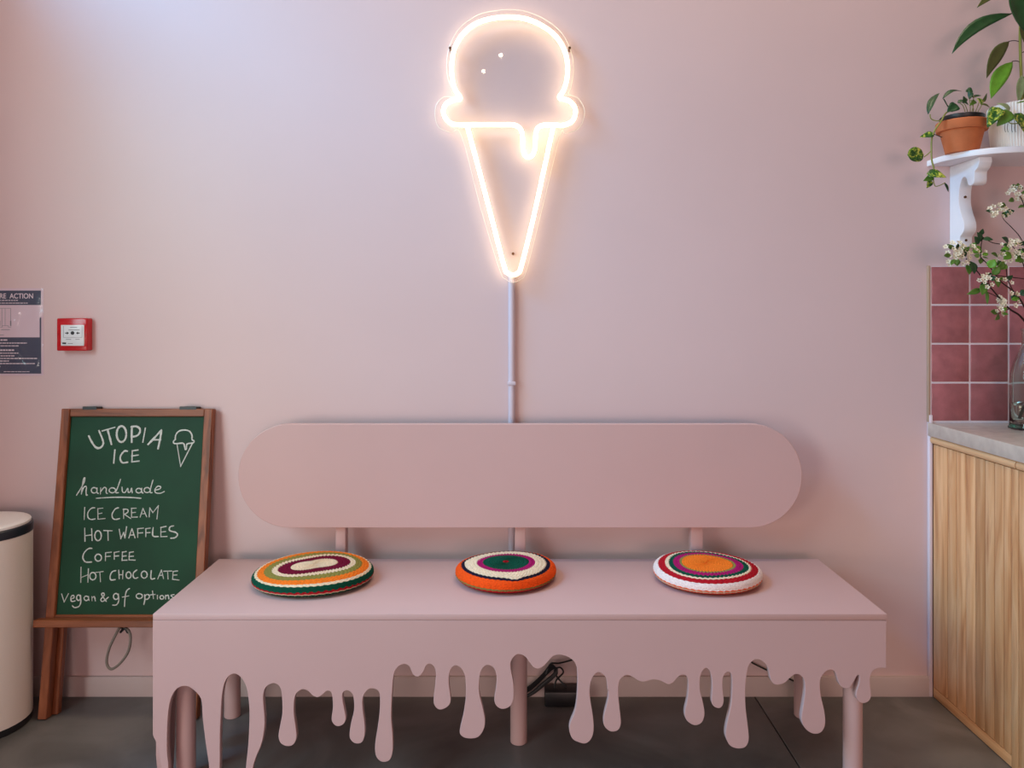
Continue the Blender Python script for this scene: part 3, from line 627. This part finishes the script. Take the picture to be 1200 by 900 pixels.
# ------------------------------------------------------------------ shelf
SZ0, SZ1, SF = 1.738, 1.757, 2.304
sh = thing('wall_shelf', 'white rounded wall shelf on a scrolled bracket holding potted plants', 'shelf', (1.6, WY, 1.738))
ol = [(1.366, WY)]
for q in range(17): a = PI-PI/2*q/16*1.0; ol.append((1.366+.17+.17*math.cos(a), 2.49-(2.49-SF)*math.sin(a)))
ol += [(2.15, SF), (2.15, WY)]
prism('shelf_board', ol, lambda a, b: Vector((a, b, SZ1)), (0, 0, SZ0-SZ1), M_shelf, sh, .002)
BP = [(0,1.7375),(.158,1.7375),(.160,1.722),(.150,1.706),(.137,1.698),(.134,1.69),(.1335,1.67),(.128,1.660),(.116,1.6565),(.104,1.659),(.098,1.668),(.093,1.681),(.085,1.688),(.076,1.689),(.066,1.683),(.058,1.668),(.051,1.642),(.051,1.61),(.061,1.579),(.073,1.556),(.079,1.541),(.080,1.526),(.075,1.515),(.063,1.505),(.057,1.498),(.056,1.481),(.056,1.468),(0,1.468)]
def bracket(x):
    pts = BP[:2]+[(p.x, p.y) for p in catmull([(a, b, 0) for a, b in BP[2:-2]], 3)]+BP[-2:]
    b = prism('bracket', pts, lambda a, z: Vector((x, WY-a, z)), (.04, 0, 0), M_shelf, sh, .0015, 30)
    for d, z in ((.053, 1.63), (.057, 1.49)):
        V, Fc = tube_data([(x+.02, WY-d+.003, z), (x+.02, WY-d-.001, z)], .004, 12); obj('screw', V, Fc, M_metal, b)
bracket(1.441); bracket(2.03)

# ------------------------------------------------------------------ leaves
def leaf(parent, m, base, tip, width, nrm=(0,-1,.25), bend=0.0, side=0.0, shape='oval', fold=.25, segs=9, name='leaf'):
    base, tip = Vector(base), Vector(tip); ax = tip-base; L = ax.length; d = ax.normalized()
    n = Vector(nrm); n = (n-d*n.dot(d)).normalized(); s = d.cross(n)
    V, Fc = [], []
    for i in range(segs+1):
        t = i/segs
        if shape == 'heart': wv = (math.sin(PI*min(1, t**.55))**.8) if 0 < t < 1 else 0
        elif shape == 'round': wv = math.sqrt(max(0, 1-(2*t-1)**2))
        else: wv = math.sin(PI*t**.85)**.9 if 0 < t < 1 else 0
        wv = max(wv, .03)*width/2
        c = base+ax*t+n*(bend*L*4*t*(1-t))+s*(side*L*4*t*(1-t))
        for q in (-1, -.55, 0, .55, 1):
            V.append(c+s*(q*wv)+n*(fold*abs(q)*wv+.04*wv*math.sin(9*t+q*3)))
    for i in range(segs):
        for q in range(4): a = i*5+q; Fc.append((a, a+1, a+6, a+5))
    V2 = [v-n*.0006 for v in V]; o = len(V)
    F2 = [tuple(o+x for x in f[::-1]) for f in Fc]
    edge = [(i*5, (i+1)*5) for i in range(segs)]+[((i+1)*5+4, i*5+4) for i in range(segs)]
    Fe = [(a, b, b+o, a+o) for a, b in edge]+[(q+1, q, q+o, q+1+o) for q in range(4)]+[(segs*5+q, segs*5+q+1, segs*5+q+1+o, segs*5+q+o) for q in range(4)]
    return obj(name, V+V2, Fc+F2+Fe, m, parent, True)
def pleaf(parent, m, b, t, wpx, yb, yt=None, **kw):
    yt = yb if yt is None else yt
    return leaf(parent, m, P(b[0], b[1], yb), P(t[0], t[1], yt), wpx*(yb+yt)/2/F, **kw)

# terracotta pot with trailing pothos
c1 = (1.413, 2.412, SZ1)
po = thing('potted_pothos', 'terracotta pot with a trailing variegated pothos at the shelf end', 'potted plant', c1)
lathe('terracotta_pot', [(.040,0),(.046,0),(.062,.068),(.0705,.068),(.0725,.071),(.0735,.096),(.071,.098),(.066,.098),(.064,.085)], c1, M_terra, po, 48)
lathe('inner_pot', [(.050,.07),(.060,.10),(.063,.104),(.0635,.113),(.061,.115),(.058,.108)], c1, M_black, po, 40)
lathe('soil', [(.057,.100),(.058,.106),(.03,.109)], c1, M_soil, po, 24)
def stem(parent, pts, r, m=None): return tube('stem', catmull(pts, 5), r, m or M_stem, parent, 6)
yv = 2.375
stem(po, [P(1120,128,2.40), P(1109,132,2.385), P(1103,142,yv), P(1096,152,yv), P(1092,162,yv), P(1091.5,176,yv), P(1092,188,yv), P(1094.5,197,yv)], .0026)
stem(po, [P(1090,134,yv), P(1091,139,yv), P(1097,141.5,yv), P(1104,141,yv)], .0016)
stem(po, [P(1116,131,2.40), P(1111,125,2.39), P(1106,116,2.38)], .0016, M_leafd)
stem(po, [P(1092,176,yv), P(1088,180,yv), P(1083,184,yv)], .0016)
stem(po, [P(1094,212,yv), P(1096,218,yv), P(1102,217,yv), P(1107.5,214,yv)], .0015)
stem(po, [P(1094,157,yv), P(1099,159,yv), P(1104,161,yv)], .0013, M_twig)
stem(po, [P(1094.5,197,yv), P(1093,205,yv), P(1094,212,yv)], .0018)
pleaf(po, M_leafd, (1087.5,134), (1101,109), 9, yv, 2.40, shape='oval', bend=.1, nrm=(-.8,-.6,0), fold=.5)
pleaf(po, M_leafd, (1104.5,116), (1127,107), 8, 2.38, bend=.16, nrm=(0,-.5,1), fold=.4)
pleaf(po, M_leafd, (1122,123), (1110,131), 13, 2.37, shape='heart', nrm=(-.3,-1,.3))
pleaf(po, M_vari, (1094.5,157), (1078,160.5), 9, yv, shape='heart', nrm=(0,-1,.6))
pleaf(po, M_vari, (1082.5,181), (1063.5,181.5), 18, yv, 2.36, shape='round', nrm=(.1,-1,.1), fold=.1)
pleaf(po, M_vari, (1086,203.5), (1109,208), 14, yv, 2.36, shape='heart', nrm=(.1,-1,.6), bend=.06)
pleaf(po, M_leafm, (1094,207), (1082,212), 8, yv, 2.37, shape='heart', nrm=(0,-1,.3))
pleaf(po, M_vari, (1091,211), (1086,220.5), 8, yv, 2.37, shape='heart', nrm=(.2,-1,.1))
pleaf(po, M_leafd, (1106.5,214), (1111.5,225), 4.5, yv, nrm=(.5,-1,0), fold=.5)
for (b, t, wd, m, y) in (((1134,112),(1141,110),11,M_leafd,2.40), ((1131,114),(1128,121),7,M_leafd,2.39), ((1139,114),(1150,112),4,M_leafd,2.41), ((1146,115),(1150,123),7,M_vari,2.38), ((1152,120),(1156.5,109),3.6,M_leafo,2.41), ((1150,122),(1160,126),5,M_leafo,2.40),
        ((1127,119),(1135,123),5,M_leafd,2.42), ((1143,118),(1136,124),6,M_leafm,2.40), ((1132,105.5),(1140,108),9,M_leafd,2.41), ((1122,120),(1131,118),5,M_leafd,2.40)):
    pleaf(po, m, b, t, wd, y, y-.01, shape='heart', nrm=(R.uniform(-.5,.5),-1,R.uniform(.1,.9)), bend=.08)
for u0, u1, v1 in ((1134,1128,119),(1137,1136,113),(1139,1141,112),(1143,1148,117),(1146,1153,118),(1131,1125,121),(1141,1138,117)):
    stem(po, [P(u0,131,2.405), P((u0+u1)/2+.5,124,2.40), P(u1,v1,2.40)], .0011)

# white ribbed pot with tall leafy plant
c2 = (1.613, 2.418, SZ1)
pl = thing('potted_plant', 'white ribbed pot with a tall long leaved plant on the shelf', 'potted plant', c2)
lathe('ribbed_pot', [(.08,0),(.086,.002),(.094,.08),(.099,.144),(.098,.148),(.094,.148),(.092,.13)], c2, M_ceram, pl, 576, False, 72, .0024, 60)
lathe('soil', [(.088,.125),(.09,.132),(.04,.135)], c2, M_soil, pl, 24)
yp = 2.40
stem(pl, [P(1197.5,122,yp), P(1197,95,yp), P(1196,70,yp), P(1195.5,40,yp), P(1197,10,yp), P(1199,-25,yp), P(1200,-60,yp)], .0042, M_stem)
def pet(a, b): stem(pl, [P(*a, yp), P((a[0]+b[0])/2, (a[1]+b[1])/2-1.2, yp), P(*b, yp-.01)], .0012, M_twig)
pet((1196,16),(1184,16)); pet((1195.5,49),(1182,48.5)); pet((1196,73),(1186,72)); pet((1196.5,0),(1180,-4))
pleaf(pl, M_leafd, (1186,16), (1115.6,63), 15.5, yp-.01, yp-.03, side=.115, nrm=(-.2,-1,.35), bend=.03, fold=.12)
pleaf(pl, M_leafo, (1182.7,48.5), (1156.3,91.5), 16, yp-.01, yp-.03, side=.09, nrm=(.25,-1,.1), fold=.12)
pleaf(pl, M_leafb, (1186.5,72.5), (1161.5,115.5), 17.5, yp-.012, yp-.04, side=.07, nrm=(-.1,-1,.3), fold=.15)
pleaf(pl, M_leafo, (1180,-14), (1145,9), 9, yp-.01, yp-.03, side=.06, fold=.12)
pleaf(pl, M_leafd, (1190,-16), (1199.5,36), 25, yp-.03, yp-.05, nrm=(.1,-1,.2), side=.05)
pleaf(pl, M_leafo, (1196,30), (1203,54), 12, yp-.01, nrm=(.3,-1,.1))
pleaf(pl, M_leafp, (1197.5,88), (1193.5,120), 11, yp-.012, nrm=(0,-1,.1))
pleaf(pl, M_leafm, (1201,88), (1202,120), 12, yp+.01, nrm=(0,-1,.1))
for b, t, wd in (((1210,30),(1250,75),16), ((1208,60),(1245,100),16), ((1206,-10),(1262,20),16)):
    pleaf(pl, M_leafd, b, t, wd, yp, yp-.03, side=-.08, nrm=(.2,-1,.3)); pet((1197,b[1]+2), b)
yq = 2.315
pleaf(pl, M_vari, (1171,126), (1157,149.5), 17, yq, yq-.01, shape='heart', nrm=(-.4,-1,.3), bend=.06)
pleaf(pl, M_leafm, (1185,131), (1168,148), 16, yq-.01, shape='heart', nrm=(.1,-1,.5), bend=.06)
pleaf(pl, M_leafp, (1183,131), (1168,121), 13, yq+.02, yq+.03, shape='heart', nrm=(-.2,-.6,1), bend=.1)
pleaf(pl, M_vari, (1189,133), (1201,156), 18, yq-.01, shape='heart', nrm=(.3,-1,.3), bend=.05)
pleaf(pl, M_leafm, (1206,118), (1191,121), 5, yq, nrm=(0,-.5,1))
stem(pl, [P(1210,116,2.36), P(1207,122,yq), P(1206,140,yq), P(1196,144,yq), P(1184,144.5,yq), P(1180,138,yq), P(1172,127,yq)], .0016)
for u in (1178, 1181, 1186, 1190): stem(pl, [P(u,144.5,yq), P(u-.6,150,yq), P(u+.3,155,yq)], .0007, M_twig)

# ------------------------------------------------------------------ glass vase and blossoming branches
c3 = (1.603, 2.372, .897)
va = thing('glass_vase', 'green tinted glass bottle vase on the grey worktop', 'vase', c3)
outer = [(.052,0),(.060,0),(.062,.004),(.0575,.012),(.057,.03),(.057,.14),(.055,.17),(.047,.205),(.034,.235),(.025,.26),(.024,.30),(.027,.306),(.0265,.31)]
inner = [(.0235,.31),(.021,.30),(.022,.26),(.031,.232),(.044,.203),(.052,.17),(.054,.14),(.054,.034),(.050,.022),(.02,.018)]
lathe('glass_body', outer+inner, c3, M_glass, va, 56, False, 0, 0, 60)
lathe('glass_base', [(.03,.0035),(.0515,.004),(.0515,.0135),(.03,.0145)], c3, M_glassb, va, 40)
lathe('water', [(.02,.0185),(.0495,.0225),(.0535,.034),(.0535,.075),(.02,.0755)], c3, M_water, va, 40)
mouth = Vector((c3[0], c3[1], c3[2]+.30)); foot = Vector((c3[0], c3[1], c3[2]+.03))
def flower(V, Fc, Vc, Fcc, c, r, up):
    up = Vector(up).normalized(); a = Vector((0,0,1)) if abs(up.z) < .8 else Vector((1,0,0))
    e = (a-up*a.dot(up)).normalized(); f = up.cross(e); o = R.random()*6
    for k in range(5):
        an = o+2*PI*k/5; d = e*math.cos(an)+f*math.sin(an); s = -e*math.sin(an)+f*math.cos(an); n0 = len(V)
        V += [c+d*r*.12, c+d*r*.6+s*r*.36+up*r*.22, c+d*r+up*r*.38, c+d*r*.6-s*r*.36+up*r*.22]
        Fc.append((n0, n0+1, n0+2, n0+3))
    for k in range(4):
        an = 2*PI*k/4; n0 = len(Vc); d = e*math.cos(an)+f*math.sin(an)
        q = c+d*r*.14+up*r*.3
        Vc += [q+e*r*.1, q+f*r*.1, q-e*r*.1-f*r*.1, q+up*r*.16]; Fcc += [(n0,n0+1,n0+3),(n0+1,n0+2,n0+3),(n0+2,n0,n0+3)]
def cluster(par, u, v, su, sv, y, n, nl, green=.3):
    V, Fc, Vc, Fcc = [], [], [], []; c0 = P(u, v, y); kx = y/F
    for _ in range(n):
        a = R.random()*2*PI; q = math.sqrt(R.random())
        dz = R.uniform(-.02,.016)
        c = c0+Vector((math.cos(a)*q*su*kx, dz-abs(dz)*0, -math.sin(a)*q*sv*kx))
        flower(V, Fc, Vc, Fcc, c, R.uniform(.0062,.0098), (c-c0)*14+Vector((R.uniform(-.3,.3),-1.0,.5)))
    b = obj('blossom_cluster', V, Fc, M_petal, par, True, 'stuff')
    obj('flower_centres', Vc, Fcc, M_anther, b, True, 'stuff')
    for _ in range(nl):
        a = R.random()*2*PI; q = R.uniform(.5, .9); L = R.uniform(6, 11)
        b0 = (u+math.cos(a)*q*su*.6, v-math.sin(a)*q*sv*.6); t0 = (b0[0]+math.cos(a)*L, b0[1]-math.sin(a)*L*.8)
        yl = y+R.uniform(-.005, .02)
        pleaf(par, R.choice([M_leafm, M_leafm, M_leafb, M_leafd]), b0, t0, R.uniform(4.5,7), yl, yl+R.uniform(-.02,.01), nrm=(R.uniform(-.6,.6),-1,R.uniform(-.2,.8)), bend=R.uniform(-.1,.1), segs=6)
def branch(label, off, path, r, twigs, clusters, leaves):
    t = thing('blossom_branch', label, 'branch', c3, None)
    m2 = mouth+Vector(off)
    pts = [foot-Vector(off)*2.0, m2-Vector((0,0,.1)), m2]+[P(*p) for p in path]
    cp_ = catmull(pts, 6); n = len(cp_)
    tube('twig', cp_, [r*(1.15-.75*i/n) for i in range(n)], M_twig, t, 7)
    for tw in twigs: tube('twig', catmull([P(*p) for p in tw], 5), .0013, M_twig, t, 6)
    for c in clusters: cluster(t, *c)
    for b, tp, wd, m, y in leaves: pleaf(t, m, b, tp, wd, y, y-.01, nrm=(R.uniform(-.5,.5),-1,R.uniform(0,.7)), bend=.05, segs=7)
branch('blossom branch reaching furthest left over the top tile, below the shelf bracket', (-.008,-.006,0),
    [(1196,371,2.345),(1183,362,2.33),(1172,350,2.32),(1160,336,2.31),(1146,319,2.30),(1132,303,2.30)], .0034,
    [[(1172,350,2.32),(1163,345,2.31),(1153,341,2.305)], [(1160,336,2.31),(1158,328,2.305),(1157,324,2.30)], [(1184,362,2.33),(1176,364,2.315),(1170,368,2.31)]],
    [(1121,298,17,15,2.30,46,9), (1135,294,9,9,2.31,12,6), (1157,329,9,8,2.295,14,4), (1172,366,5,6,2.305,6,5)],
    [((1150,339),(1133,345),7,M_leafm,2.30), ((1152,333),(1151,346),10,M_leafm,2.295), ((1137,306),(1142,321),11,M_leafd,2.295), ((1133,310),(1136,322),9,M_leafm,2.30), ((1156,340),(1157,357),4,M_leafm,2.30), ((1116,292),(1110,286),5,M_leafm,2.30)])
branch('forked blossom branch crossing the tiles at mid height beside the vase', (.006,-.010,0),
    [(1199,357,2.34),(1188,342,2.325),(1173,330,2.32),(1160,313,2.31),(1149,301,2.305)], .0030,
    [[(1188,342,2.325),(1181,328,2.32),(1179,312,2.315)], [(1202,327,2.34),(1186,325,2.33),(1168,323,2.32)], [(1149,301,2.305),(1150,286,2.31),(1152,278,2.32)], [(1152,278,2.32),(1162,284,2.32),(1172,286,2.32)]],
    [(1182,352,10,9,2.315,18,4), (1150,300,5,5,2.305,4,5), (1178,330,4,4,2.31,2,3)],
    [((1159,314),(1166,304),11,M_leafb,2.30), ((1170,316),(1176,306),11,M_leafm,2.30), ((1163,322),(1172,312),9,M_leafm,2.30), ((1166,326),(1170,337),9,M_leafm,2.30), ((1150,283),(1145,272),7,M_leafd,2.32), ((1151,280),(1164,281),6,M_leafd,2.32), ((1148,276),(1152,268),6,M_leafd,2.325), ((1147,286),(1142,277),8,M_leafd,2.32), ((1150,290),(1140,295),8,M_leafb,2.31), ((1195,345),(1204,342),9,M_leafd,2.33)])
branch('upright blossom branch thick with white flowers at the right edge', (.004,.006,0),
    [(1204,340,2.36),(1200,312,2.345),(1192,296,2.335),(1186,288,2.33)], .0026,
    [[(1196,303,2.34),(1182,296,2.33),(1174,290,2.33)]],
    [(1188,292,15,13,2.32,26,14), (1172,302,8,7,2.32,10,6), (1202,300,9,9,2.33,12,6)],
    [((1182,285),(1174,278),8,M_leafd,2.33), ((1184,296),(1176,304),10,M_leafb,2.315), ((1178,308),(1172,316),10,M_leafb,2.31)])
branch('tall thin blossom branch rising to the upper flower sprays under the shelf', (.010,.002,0),
    [(1206,330,2.365),(1203,298,2.37),(1196,279,2.37),(1186,267,2.365),(1177,258,2.36),(1174,252,2.36)], .0020,
    [[(1203,298,2.37),(1204,262,2.37),(1199,238,2.36),(1195,230,2.36)]],
    [(1171,248,12,8,2.36,24,5), (1193,226,11,8,2.36,22,4), (1206,240,8,8,2.36,10,3)],
    [((1178,250),(1189,247),7,M_leafd,2.36), ((1163,249),(1155,247),5,M_leafd,2.36), ((1188,233),(1182,236),6,M_leafm,2.36)])
